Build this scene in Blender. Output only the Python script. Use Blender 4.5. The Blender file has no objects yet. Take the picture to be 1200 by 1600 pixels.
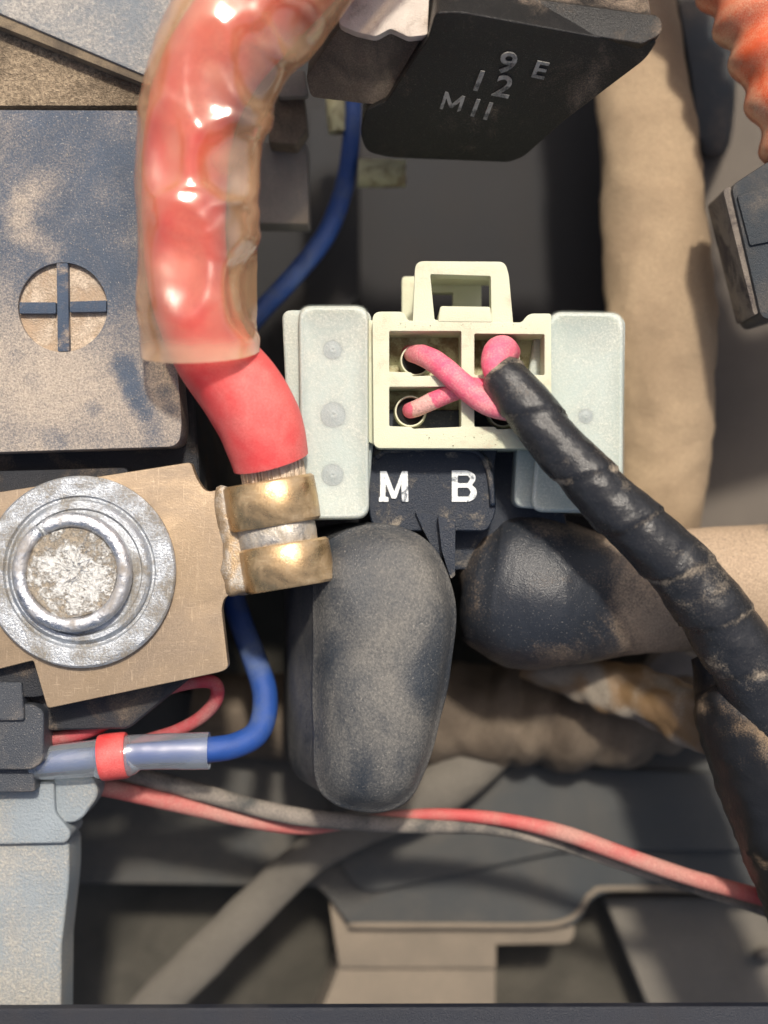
import bpy, bmesh, math, random
from mathutils import Vector, Matrix, noise
random.seed(7)
S = 1e-4          # one unit of the layout = 0.1 mm
D = 2200.0        # camera height above the connector face, same units
scene = bpy.context.scene
COL = scene.collection

# ---------------------------------------------------------------- camera, world, sun
cam = bpy.data.cameras.new('camera'); camo = bpy.data.objects.new('camera', cam); COL.objects.link(camo)
camo.location = (0, 0, D*S)
cam.sensor_fit = 'VERTICAL'; cam.sensor_height = 24; cam.lens = 24*D/1600
cam.clip_start = 0.005; cam.clip_end = 20
cam.dof.use_dof = True; cam.dof.focus_distance = (D+20)*S; cam.dof.aperture_fstop = 5.2
scene.camera = camo
SUN_ELEV, SUN_AZ = 61, 10      # azimuth from +Y (top of the picture) towards +X
w = bpy.data.worlds.new('World'); scene.world = w; w.use_nodes = True
nt = w.node_tree; bgn = nt.nodes['Background']
sky = nt.nodes.new('ShaderNodeTexSky'); sky.sky_type = 'NISHITA'; sky.sun_disc = False
sky.sun_elevation = math.radians(SUN_ELEV); sky.sun_rotation = math.radians(SUN_AZ)
sky.dust_density = 6.0; sky.ozone_density = 0.4; sky.air_density = 1.0
nt.links.new(sky.outputs[0], bgn.inputs[0]); bgn.inputs[1].default_value = 0.115
sun = bpy.data.lights.new('sun', 'SUN'); suno = bpy.data.objects.new('sun', sun); COL.objects.link(suno)
sun.energy = 3.9; sun.angle = math.radians(4.0); sun.color = (1, .92, .80)
e, a = math.radians(SUN_ELEV), math.radians(SUN_AZ)
sd = Vector((math.cos(e)*math.sin(a), math.cos(e)*math.cos(a), math.sin(e)))
suno.rotation_euler = sd.to_track_quat('Z', 'Y').to_euler()
suno.location = sd*1.5
scene.view_settings.view_transform = 'Standard'; scene.view_settings.look = 'None'
scene.view_settings.exposure = 0.02; scene.view_settings.gamma = 1
scene.cycles.use_denoising = True
scene.cycles.max_bounces = 10; scene.cycles.transparent_max_bounces = 16
scene.cycles.sample_clamp_indirect = 6

# ---------------------------------------------------------------- helpers
def W(p, z=None):
    x, y = p[0], p[1]
    zz = p[2] if z is None else z
    k = (D-zz)/D*S
    return Vector(((x-600)*k, (800-y)*k, zz*S))
def px_scale(z): return (D-z)/D*S
def srgb(r, g, b):
    f = lambda c: (c/255/12.92 if c/255 <= .04045 else ((c/255+.055)/1.055)**2.4)
    return (f(r), f(g), f(b))

def link(name, me, mat, parent=None, smooth=None):
    o = bpy.data.objects.new(name, me)
    if mat: me.materials.append(mat)
    if me.vertices:
        c = Vector((0, 0, 0))
        for v in me.vertices: c += v.co
        c /= len(me.vertices)
        me.transform(Matrix.Translation(-c)); o.location = c
    COL.objects.link(o)
    if parent is not None:
        o.parent = parent
        o.matrix_parent_inverse = Matrix.Identity(4)
        par, off = parent, Vector((0, 0, 0))
        while par is not None:
            off += par.location; par = par.parent
        o.location = o.location - off
    if smooth is not None:
        me.shade_smooth()
        if smooth < 180: me.set_sharp_from_angle(angle=math.radians(smooth))
    return o
def thing(name, p, label, cat, group=None):
    o = bpy.data.objects.new(name, None); COL.objects.link(o)
    o.location = W(p); o.empty_display_size = .005
    tag(o, label, cat, group); return o
def tag(o, label=None, cat=None, group=None, kind=None):
    if label: o['label'] = label
    if cat: o['category'] = cat
    if group: o['group'] = group
    if kind: o['kind'] = kind
    return o
def finish(name, bm, mat, parent=None, smooth=35):
    me = bpy.data.meshes.new(name)
    bmesh.ops.recalc_face_normals(bm, faces=bm.faces)
    bm.to_mesh(me); bm.free()
    return link(name, me, mat, parent, smooth)
def rounded(pts, r=8, n=4):
    """round the corners of a closed outline; a point may carry its own radius"""
    out = []; m = len(pts)
    for i in range(m):
        p0, p1, p2 = [Vector(pts[(i+k) % m][:2]) for k in (-1, 0, 1)]
        rr = pts[i][2] if len(pts[i]) > 2 else r
        a_, b_ = (p0-p1), (p2-p1)
        t = min(rr, a_.length*.48, b_.length*.48)
        if t < .3: out.append(tuple(p1)); continue
        A, B = p1+a_.normalized()*t, p1+b_.normalized()*t
        for k in range(n+1):
            s = k/n
            q = A*(1-s)**2 + p1*2*s*(1-s) + B*s*s
            out.append(tuple(q))
    return out
def circle(cx, cy, r, n=40, ry=None, a0=0):
    ry = ry or r
    return [(cx+r*math.cos(a0+2*math.pi*k/n), cy+ry*math.sin(a0+2*math.pi*k/n)) for k in range(n)]
def catmull(pts, n):
    out = []; m = len(pts)
    for i in range(m-1):
        p0 = pts[max(i-1, 0)]; p1 = pts[i]; p2 = pts[i+1]; p3 = pts[min(i+2, m-1)]
        for k in range(n):
            t = k/n
            out.append(tuple(.5*((2*b)+(-a_+c)*t+(2*a_-5*b+4*c-d)*t*t+(-a_+3*b-3*c+d)*t**3)
                             for a_, b, c, d in zip(p0, p1, p2, p3)))
    out.append(tuple(pts[-1])); return out
def smooth_outline(pts, n=5):
    m = len(pts); out = []
    for i in range(m):
        p0, p1, p2, p3 = pts[i-1], pts[i], pts[(i+1) % m], pts[(i+2) % m]
        for k in range(n):
            t = k/n
            out.append(tuple(.5*((2*b)+(-a_+c)*t+(2*a_-5*b+4*c-d)*t*t+(-a_+3*b-3*c+d)*t**3)
                             for a_, b, c, d in zip(p0[:2], p1[:2], p2[:2], p3[:2])))
    return out

def prism(outer, zt, zb, holes=(), bevel=0, seg=2, ext=None, zf=None, wob=0, bev_back=False):
    """solid from an outline (and holes) seen from above; zf(x,y) gives a tilted face; ext = depth vector"""
    bm = bmesh.new()
    loops = [outer]+list(holes)
    tops, tedges, alltop = [], [], []
    for lp in loops:
        vs = []
        for (x, y) in [q[:2] for q in lp]:
            z = zf(x, y) if zf else zt
            if wob: x += wob*noise.noise((x*.03, y*.03, 1)); y += wob*noise.noise((x*.03, y*.03, 7))
            vs.append(bm.verts.new(W((x, y, z))))
        tops.append(vs)
        for i in range(len(vs)):
            tedges.append(bm.edges.new((vs[i], vs[(i+1) % len(vs)])))
    if len(loops) == 1:
        tf = [bm.faces.new(tops[0])]
    else:
        bmesh.ops.triangle_fill(bm, edges=tedges, use_beauty=True, use_dissolve=False)
        tf = list(bm.faces)
    e3 = Vector(ext)*S if ext else None
    bot = {}
    for vs in tops:
        for v in vs:
            if e3 is not None: c = v.co+e3
            else: c = Vector((v.co.x, v.co.y, zb*S))
            bot[v] = bm.verts.new(c)
    for vs in tops:
        n = len(vs)
        for i in range(n):
            a_, b_ = vs[i], vs[(i+1) % n]
            bm.faces.new((a_, b_, bot[b_], bot[a_]))
    for f in tf:
        try: bm.faces.new([bot[v] for v in reversed(f.verts)])
        except ValueError: pass
    bmesh.ops.recalc_face_normals(bm, faces=bm.faces)
    if bevel:
        es = [x for x in tedges if x.is_valid]
        if bev_back:
            bs = set(bot.values())
            es += [x for x in bm.edges if x.verts[0] in bs and x.verts[1] in bs and len(x.link_faces) == 2 and x.calc_face_angle(0) > .5]
        bmesh.ops.bevel(bm, geom=es, offset=bevel*S, segments=seg, profile=.6, affect='EDGES', clamp_overlap=True)
    return bm

def tube(path, n=20, steps=8, flat=1.0, rfun=None, dust=None, caps=True, closed=False, shell=0):
    """path points (x, y, z, r); rfun(s, th, P) -> radius factor; s in layout units along the path"""
    pts = catmull(path, steps)
    C = [W(p[:3]) for p in pts]; R = [p[3]*px_scale(p[2]) for p in pts]
    bm = bmesh.new(); rings = []
    lay = bm.verts.layers.float.new('dust')
    T = [(C[min(i+1, len(C)-1)]-C[max(i-1, 0)]).normalized() for i in range(len(C))]
    up = Vector((0, 0, 1)); N = (up-T[0]*up.dot(T[0])).normalized()
    s = 0
    for i, c in enumerate(C):
        if i: s += (C[i]-C[i-1]).length/S
        N = (N-T[i]*N.dot(T[i])).normalized(); B = T[i].cross(N)
        ring = []
        for k in range(n):
            th = 2*math.pi*k/n
            r = R[i]
            d = N*math.cos(th)*flat+B*math.sin(th)
            if rfun: r *= rfun(s, th, (c+d*r)/S)
            v = bm.verts.new(c+d*r)
            if dust: v[lay] = dust(s, th, v.co/S)
            ring.append(v)
        rings.append(ring)
    for i in range(len(rings)-1):
        for k in range(n):
            bm.faces.new((rings[i][k], rings[i][(k+1) % n], rings[i+1][(k+1) % n], rings[i+1][k]))
    if caps:
        bm.faces.new(rings[0][::-1]); bm.faces.new(rings[-1])
    return bm
def lathe(cx, cy, prof, n=64, zfun=None, a0=0, a1=2*math.pi, rf=None):
    """profile (r, z) about a vertical axis"""
    bm = bmesh.new(); full = abs(a1-a0-2*math.pi) < 1e-6
    m = n if full else n+1
    c0 = W((cx, cy, 0)); rings = []
    for r, z in prof:
        ring = []
        for k in range(m):
            th = a0+(a1-a0)*k/n
            rr = r*(rf(th, r) if rf else 1)
            zz = z+(zfun(th, r) if zfun else 0)
            ring.append(bm.verts.new((c0.x+rr*S*math.cos(th), c0.y+rr*S*math.sin(th), zz*S)))
        rings.append(ring)
    for i in range(len(rings)-1):
        for k in range(m if full else m-1):
            bm.faces.new((rings[i][k], rings[i][(k+1) % m], rings[i+1][(k+1) % m], rings[i+1][k]))
    if full:
        if prof[0][0] > .01: bm.faces.new(rings[0][::-1])
        if prof[-1][0] > .01: bm.faces.new(rings[-1])
    else:
        bm.faces.new([r[0] for r in rings]); bm.faces.new([r[-1] for r in rings][::-1])
    return bm
def loft(outline, layers, wob=0, freq=.02, close=True):
    """layers (z, scale_x, scale_y, dx, dy) of the outline about its middle, first = deepest"""
    cx = sum(p[0] for p in outline)/len(outline); cy = sum(p[1] for p in outline)/len(outline)
    bm = bmesh.new(); rings = []
    for (z, sx, sy, dx, dy) in layers:
        ring = []
        for p in outline:
            q = W((cx+(p[0]-cx)*sx+dx, cy+(p[1]-cy)*sy+dy, z))
            if wob: q += Vector(noise.noise_vector(q/S*freq))*wob*S
            ring.append(bm.verts.new(q))
        rings.append(ring)
    n = len(outline)
    for i in range(len(rings)-1):
        for k in range(n):
            bm.faces.new((rings[i][k], rings[i][(k+1) % n], rings[i+1][(k+1) % n], rings[i+1][k]))
    bm.faces.new(rings[0][::-1]); bm.faces.new(rings[-1])
    return bm
def dome(z, h, sx, sy, e_=.0, dx=0, dy=0, steps=7):
    """layers closing an outline as a shallow dome of height h, starting at height z"""
    out = []
    for i in range(1, steps+1):
        t = i/steps*.985
        out.append((z+h*math.sqrt(1-(1-t)**2)*1.0, sx*(1-t**1.6), sy*(1-t**1.6), dx, dy))
    return out

# ---------------------------------------------------------------- materials
MATS = {}
def mat(name, base, dust=None, amt=.5, scale=60, width=.12, rough=.55, metal=0, grain=.5, bump=.3, vary=.2,
        coat=0, sss=0, sssscale=.0018, scratch=0, blobs=(), fine=900, bigbump=0, attr=False, trans=0, speck=0, stretch=None, dustrough=.9, spec=.5):
    """layout: a base colour with slight mottling, a dust layer by noise (amt = covered share), grain relief"""
    m = bpy.data.materials.new(name); m.use_nodes = True; t = m.node_tree; N = t.nodes; L = t.links
    P = N['Principled BSDF']
    tc = N.new('ShaderNodeTexCoord'); vec = tc.outputs['Object']
    if stretch:
        mp = N.new('ShaderNodeMapping'); mp.inputs['Scale'].default_value = stretch
        L.new(vec, mp.inputs[0]); vec = mp.outputs[0]
    def noi(sc, det=5, ro=.6, dist=0, v=None):
        n_ = N.new('ShaderNodeTexNoise'); n_.inputs['Scale'].default_value = sc; n_.inputs['Detail'].default_value = det
        n_.inputs['Roughness'].default_value = ro; n_.inputs['Distortion'].default_value = dist
        L.new(v or vec, n_.inputs['Vector']); return n_.outputs['Fac']
    def math_(op, a_, b_=None, c_=None, clamp=False):
        n_ = N.new('ShaderNodeMath'); n_.operation = op; n_.use_clamp = clamp
        for i, x in enumerate((a_, b_, c_)):
            if x is None: continue
            if isinstance(x, (int, float)): n_.inputs[i].default_value = x
            else: L.new(x, n_.inputs[i])
        return n_.outputs[0]
    def mixc(f, a_, b_):
        n_ = N.new('ShaderNodeMix'); n_.data_type = 'RGBA'
        if isinstance(f, (int, float)): n_.inputs[0].default_value = f
        else: L.new(f, n_.inputs[0])
        for i, x in ((6, a_), (7, b_)):
            if isinstance(x, tuple): n_.inputs[i].default_value = (*x[:3], 1)
            else: L.new(x, n_.inputs[i])
        return n_.outputs[2]
    lo = tuple(c*(1-vary) for c in base); hi = tuple(min(1, c*(1+vary)) for c in base)
    nf = noi(scale*2.3, 4)
    col = mixc(nf, lo, hi)
    gr = noi(fine*4.5, 3, .75)
    gr = math_('MULTIPLY_ADD', gr, 2.2, -.6, clamp=True)
    fac = None
    if dust:
        n1 = noi(scale, 8, .62, .6)
        n1 = math_('MULTIPLY_ADD', gr, .26*grain, math_('ADD', n1, -.13*grain))
        if attr:
            at = N.new('ShaderNodeAttribute'); at.attribute_name = 'dust'
            n1 = math_('ADD', n1, math_('MULTIPLY', at.outputs['Fac'], .5))
        if blobs:
            geo = N.new('ShaderNodeNewGeometry')
            for (bx, by, br, bw) in blobs:
                dn = N.new('ShaderNodeVectorMath'); dn.operation = 'DISTANCE'
                mp = N.new('ShaderNodeVectorMath'); mp.operation = 'MULTIPLY'; mp.inputs[1].default_value = (1, 1, .15)
                L.new(geo.outputs['Position'], mp.inputs[0])
                L.new(mp.outputs[0], dn.inputs[0]); c = W((bx, by, 0)); dn.inputs[1].default_value = c
                q = math_('DIVIDE', dn.outputs['Value'], br*S)
                q = math_('SUBTRACT', 1.0, math_('MULTIPLY', q, q), clamp=True)
                n1 = math_('MULTIPLY_ADD', q, bw, n1)
        th = 1-amt
        th = .5+(th-.5)*.42
        mr = N.new('ShaderNodeMapRange'); mr.interpolation_type = 'SMOOTHSTEP'
        mr.inputs['From Min'].default_value = th-width; mr.inputs['From Max'].default_value = th+width
        L.new(n1, mr.inputs['Value']); fac = mr.outputs[0]
        dlo = tuple(c*.62 for c in dust); dhi = tuple(min(1, c*1.3) for c in dust)
        dc = mixc(gr, dlo, dhi)
        col = mixc(fac, col, dc)
    if speck:
        sp = noi(fine*6, 1, .5)
        mr2 = N.new('ShaderNodeMapRange'); mr2.inputs['From Min'].default_value = .68; mr2.inputs['From Max'].default_value = .74
        L.new(sp, mr2.inputs['Value'])
        col = mixc(math_('MULTIPLY', mr2.outputs[0], speck), col, (.75, .68, .58))
    L.new(col, P.inputs['Base Color'])
    rn = math_('MULTIPLY_ADD', nf, .16, rough-.08)
    if fac is not None:
        rn = math_('ADD', rn, math_('MULTIPLY', fac, max(0, dustrough-rough)))
    L.new(rn, P.inputs['Roughness'])
    P.inputs['Specular IOR Level'].default_value = spec
    if metal:
        if fac is not None: L.new(math_('MULTIPLY_ADD', fac, -metal*.85, metal), P.inputs['Metallic'])
        else: P.inputs['Metallic'].default_value = metal
    if coat: P.inputs['Coat Weight'].default_value = coat; P.inputs['Coat Roughness'].default_value = .15
    if sss:
        P.inputs['Subsurface Weight'].default_value = sss; P.inputs['Subsurface Scale'].default_value = sssscale
        P.inputs['Subsurface Radius'].default_value = (1, .9, .75)
    if trans: P.inputs['Transmission Weight'].default_value = trans
    h = gr
    if scratch:
        for k, sc3 in enumerate(((900, 9000, 900), (8000, 700, 900))):
            mp = N.new('ShaderNodeMapping'); mp.inputs['Scale'].default_value = tuple(c*.55 for c in sc3); mp.inputs['Rotation'].default_value = (0, 0, .5+k*.4)
            L.new(tc.outputs['Object'], mp.inputs[0])
            sn = noi(1.0, 3, .6, .5, v=mp.outputs[0])
            q = N.new('ShaderNodeMapRange'); q.inputs['From Min'].default_value = .60; q.inputs['From Max'].default_value = .70
            L.new(sn, q.inputs['Value'])
            col = mixc(math_('MULTIPLY', q.outputs[0], scratch*.6), col, tuple(min(1, c*1.9+.12) for c in base))
            h = math_('MULTIPLY_ADD', q.outputs[0], -scratch, h)
        L.new(col, P.inputs['Base Color'])
    if fac is not None: h = math_('MULTIPLY_ADD', fac, .8, gr)
    b1 = N.new('ShaderNodeBump'); b1.inputs['Strength'].default_value = bump; b1.inputs['Distance'].default_value = 2.6*S
    L.new(h, b1.inputs['Height']); nrm = b1.outputs[0]
    if bigbump:
        b2 = N.new('ShaderNodeBump'); b2.inputs['Strength'].default_value = 1; b2.inputs['Distance'].default_value = bigbump*S
        L.new(noi(scale*1.7, 4, .55, .3), b2.inputs['Height']); L.new(nrm, b2.inputs['Normal']); nrm = b2.outputs[0]
    L.new(nrm, P.inputs['Normal'])
    MATS[name] = m; return m

TAN = (.46, .36, .26)
GREYDUST = (.34, .31, .27)
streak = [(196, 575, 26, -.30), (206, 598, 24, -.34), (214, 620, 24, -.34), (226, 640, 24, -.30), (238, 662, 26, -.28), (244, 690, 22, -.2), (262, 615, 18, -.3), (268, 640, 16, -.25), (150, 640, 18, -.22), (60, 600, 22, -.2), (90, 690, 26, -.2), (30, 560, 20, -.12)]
cres = [(75, 290, 34, .20), (45, 310, 30, .24), (30, 335, 30, .26), (36, 362, 30, .26), (60, 380, 28, .22), (90, 398, 24, .18), (180, 300, 40, .08)]
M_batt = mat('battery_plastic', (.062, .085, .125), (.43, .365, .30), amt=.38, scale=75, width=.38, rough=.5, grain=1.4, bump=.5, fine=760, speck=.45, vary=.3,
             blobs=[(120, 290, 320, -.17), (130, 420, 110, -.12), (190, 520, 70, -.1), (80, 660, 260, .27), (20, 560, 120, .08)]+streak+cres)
M_batt_case = mat('battery_case', (.018, .02, .026), (.14, .11, .085), amt=.3, scale=110, rough=.5, bump=.5)
M_emblem_dust = mat('emblem_dust', (.5, .37, .26), (.66, .54, .42), amt=.5, scale=200, rough=.95, bump=.8, fine=700)
M_emblem = mat('emblem_plastic', (.05, .075, .12), TAN, amt=.22, scale=200, rough=.55, bump=.5)
M_brass = mat('brass', (.40, .295, .19), (.25, .19, .135), amt=.50, scale=60, width=.22, rough=.36, metal=.65, scratch=.4, grain=.4, bump=.12, vary=.15, bigbump=.8, dustrough=.6)
M_brass_band = mat('brass_band', (.58, .39, .20), (.36, .27, .17), amt=.42, scale=170, width=.16, rough=.27, scratch=.35, metal=.9, grain=.4, bump=.12, vary=.15, bigbump=1.2, dustrough=.4)
M_solder = mat('solder', (.62, .58, .52), (.36, .30, .22), amt=.45, scale=260, width=.2, rough=.28, metal=.8, bump=.3, bigbump=4)
M_web = mat('tinned_brass', (.42, .30, .18), (.50, .47, .42), amt=.42, scale=200, width=.12, rough=.4, metal=.6, bump=.3, bigbump=3, dustrough=.45)
M_zinc = mat('zinc', (.44, .47, .51), (.22, .20, .17), amt=.42, scale=190, width=.14, scratch=.5, rough=.38, metal=.7, grain=.9, bump=.35, vary=.2, bigbump=1.2, dustrough=.7, fine=600)
M_spring = mat('spring_steel', (.6, .62, .66), (.3, .26, .22), amt=.3, scale=240, width=.2, rough=.26, metal=.9, bump=.3, bigbump=5)
M_bolt = mat('bolt_face', (.50, .42, .32), (.80, .78, .74), amt=.40, scale=420, width=.1, rough=.4, metal=.55, grain=.9, bump=1.0, bigbump=7, dustrough=.35, fine=500, blobs=((122, 900, 60, .22),))
M_red = mat('red_cable', (.70, .045, .05), (.74, .25, .22), amt=.36, scale=70, width=.3, rough=.42, grain=.3, bump=.12, vary=.12, sss=.15, coat=.1)
M_redwire = mat('red_wire', (.38, .03, .045), (.36, .15, .14), amt=.38, scale=160, width=.2, rough=.5, bump=.25)
M_redwire_deep = mat('red_wire_dusty', (.50, .07, .07), (.46, .24, .2), amt=.5, scale=70, width=.2, rough=.6, bump=.25)
M_greywire = mat('dark_wire', (.05, .055, .055), (.30, .26, .22), amt=.55, scale=90, width=.2, rough=.7, bump=.4)
M_blue = mat('blue_wire', (.018, .07, .30), (.10, .14, .25), amt=.28, scale=120, width=.2, rough=.45, bump=.3)
M_pink = mat('pink_wire', (.80, .09, .20), (.74, .42, .38), amt=.30, scale=160, width=.30, rough=.55, attr=True, grain=.8, bump=.35, sss=.1, fine=700)
M_cream = mat('cream_nylon', (.56, .575, .42), (.52, .46, .34), amt=.12, scale=220, width=.12, rough=.45, grain=1.0, bump=.22, vary=.05, sss=.25, speck=.25)
M_cream_in = mat('cream_nylon_grimy', (.58, .57, .36), (.24, .18, .10), amt=.45, scale=260, width=.14, rough=.5, grain=.8, bump=.4, vary=.1, sss=.15)
M_pale = mat('pale_nylon', (.40, .47, .44), (.52, .53, .47), amt=.36, scale=70, width=.3, rough=.36, grain=.9, bump=.16, vary=.10, sss=.6, sssscale=.004, speck=.2, bigbump=1.5, fine=600)
M_relay = mat('relay_plastic', (.010, .017, .032), (.25, .22, .18), amt=.17, scale=220, width=.1, rough=.42, bump=.4, speck=.12)
M_letter = mat('white_paint', (.80, .84, .86), (.12, .14, .17), amt=.22, scale=700, width=.08, rough=.6, bump=.5, fine=600)
M_rub = mat('dusty_rubber', (.029, .036, .046), (.19, .178, .157), amt=.38, scale=70, width=.34, stretch=(1.15, .8, 1), rough=.42, grain=.8, bump=.3, fine=600, speck=.2, bigbump=1.2, dustrough=.72,
            blobs=((560, 880, 110, -.16), (690, 1060, 70, -.20), (505, 1020, 50, -.16), (620, 960, 60, .08), (575, 1010, 90, .10), (600, 1120, 70, .12), (470, 1100, 60, .10), (560, 1220, 80, -.1)))
M_rub2 = mat('rubber_boot', (.024, .028, .036), (.38, .28, .19), amt=.20, scale=60, width=.22, rough=.36, grain=.7, bump=.25, fine=600, speck=.18, bigbump=3, dustrough=.75,
             blobs=((1160, 920, 200, .45), (900, 800, 70, .16), (960, 820, 60, .2), (850, 900, 130, -.12), (1020, 1000, 60, .15)))
M_tape = mat('tape', (.019, .020, .023), (.30, .25, .19), amt=.02, scale=120, width=.11, rough=.27, grain=.8, bump=.2, bigbump=4, dustrough=.7, attr=True, speck=.12)
M_tape_deep = mat('tape_dark', (.012, .012, .013), (.26, .18, .11), amt=.05, scale=60, width=.14, rough=.33, grain=.6, bump=.2, bigbump=4, attr=True)
M_block = mat('moulded_black', (.009, .0085, .0085), (.24, .18, .13), amt=.03, scale=90, width=.16, rough=.36, grain=.8, bump=.35, speck=.12,
              blobs=((870, -60, 110, .28), (1000, -30, 90, .2), (760, -20, 50, .2)))
M_emboss = mat('embossed_mark', (.40, .39, .36), (.08, .08, .075), amt=.42, scale=300, rough=.6, bump=.4)
M_brown = mat('dusty_brown_plastic', (.07, .058, .045), (.24, .19, .14), amt=.50, scale=80, width=.2, rough=.7, bump=.5)
M_white = mat('sunlit_white_dust', (.70, .62, .54), (.5, .42, .35), amt=.3, scale=200, rough=.8, bump=.5)
M_tanhose = mat('tan_loom', (.25, .175, .11), (.47, .35, .225), amt=.58, scale=32, width=.35, rough=.85, bump=.5, bigbump=12, blobs=((955, 480, 80, -.30), (965, 640, 80, -.25), (950, 330, 70, -.22), (1080, 300, 60, .12)))  # blobs put the shaded, grimy left side of the loom into its colour
M_wall = mat('dusty_wall', (.09, .078, .066), (.17, .145, .12), amt=.5, scale=22, width=.3, rough=.85, bump=.3)
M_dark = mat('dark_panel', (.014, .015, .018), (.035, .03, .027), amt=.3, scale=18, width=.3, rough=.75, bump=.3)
M_floor = mat('grit_floor', (.045, .042, .034), (.10, .09, .072), amt=.5, scale=60, width=.25, rough=.95, bump=1, fine=350)
M_slate = mat('frame_paint', (.040, .046, .050), (.13, .115, .095), amt=.34, scale=22, width=.25, rough=.6, bump=.3)
M_ledge = mat('ledge_dust', (.16, .135, .105), (.27, .22, .165), amt=.5, scale=30, width=.3, rough=.85, bump=.3)
M_strap = mat('strap_webbing', (.13, .118, .10), (.21, .19, .16), amt=.5, scale=40, width=.3, rough=.9, bump=.6)
M_corr = mat('crumpled_hose', (.075, .055, .038), (.19, .15, .11), amt=.45, scale=40, width=.2, rough=.8, bump=.3)
M_greycover = mat('grey_cover', (.17, .20, .23), (.42, .39, .35), amt=.45, scale=60, width=.25, rough=.6, grain=1, bump=.5, fine=500)
M_browndust = mat('brown_dust', (.12, .09, .06), (.40, .31, .21), amt=.50, scale=60, width=.25, rough=.95, grain=1.2, bump=.9, fine=450)
M_edge = mat('tan_edge', (.26, .20, .13), (.10, .08, .06), amt=.4, scale=90, stretch=(1, 1, 1), rough=.7, bump=.5)
M_grey = mat('grey_bracket', (.24, .28, .31), (.38, .36, .32), amt=.45, scale=60, width=.2, rough=.5, grain=1, bump=.5, fine=500,
             blobs=((60, 1300, 70, -.14), (90, 1420, 40, -.1), (30, 1500, 60, .1)))
M_clip = mat('black_clip', (.035, .042, .055), (.24, .21, .18), amt=.26, scale=90, width=.15, rough=.42, bump=.4, speck=.3)
M_cap = mat('black_cap', (.030, .038, .046), (.14, .12, .10), amt=.25, scale=90, width=.2, rough=.5, bump=.5)
M_capedge = mat('worn_edge', (.20, .17, .14), (.06, .05, .05), amt=.4, scale=150, rough=.7, bump=.4)
M_steel = mat('dull_steel', (.19, .18, .17), (.30, .27, .24), amt=.4, scale=60, width=.2, rough=.6, metal=.1, bump=.3)
M_navy = mat('navy_bar', (.008, .011, .02), (.03, .03, .035), amt=.3, scale=40, rough=.5, bump=.3)
M_branch = mat('brown_sleeve', (.17, .105, .05), (.25, .215, .17), amt=.42, scale=45, width=.12, rough=.38, bump=.3, bigbump=6, attr=True)
M_oldloom = mat('aged_clear_sleeve', (.72, .11, .035), (.62, .42, .27), amt=.46, scale=45, width=.18, rough=.25, bump=.2, bigbump=5, coat=.4, dustrough=.45, attr=True)
M_hole = mat('black_void', (.004, .004, .005), rough=.9)
M_copper = mat('copper_strands', (.62, .50, .38), (.34, .28, .2), amt=.35, scale=300, rough=.4, metal=.35, bump=.3)

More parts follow.
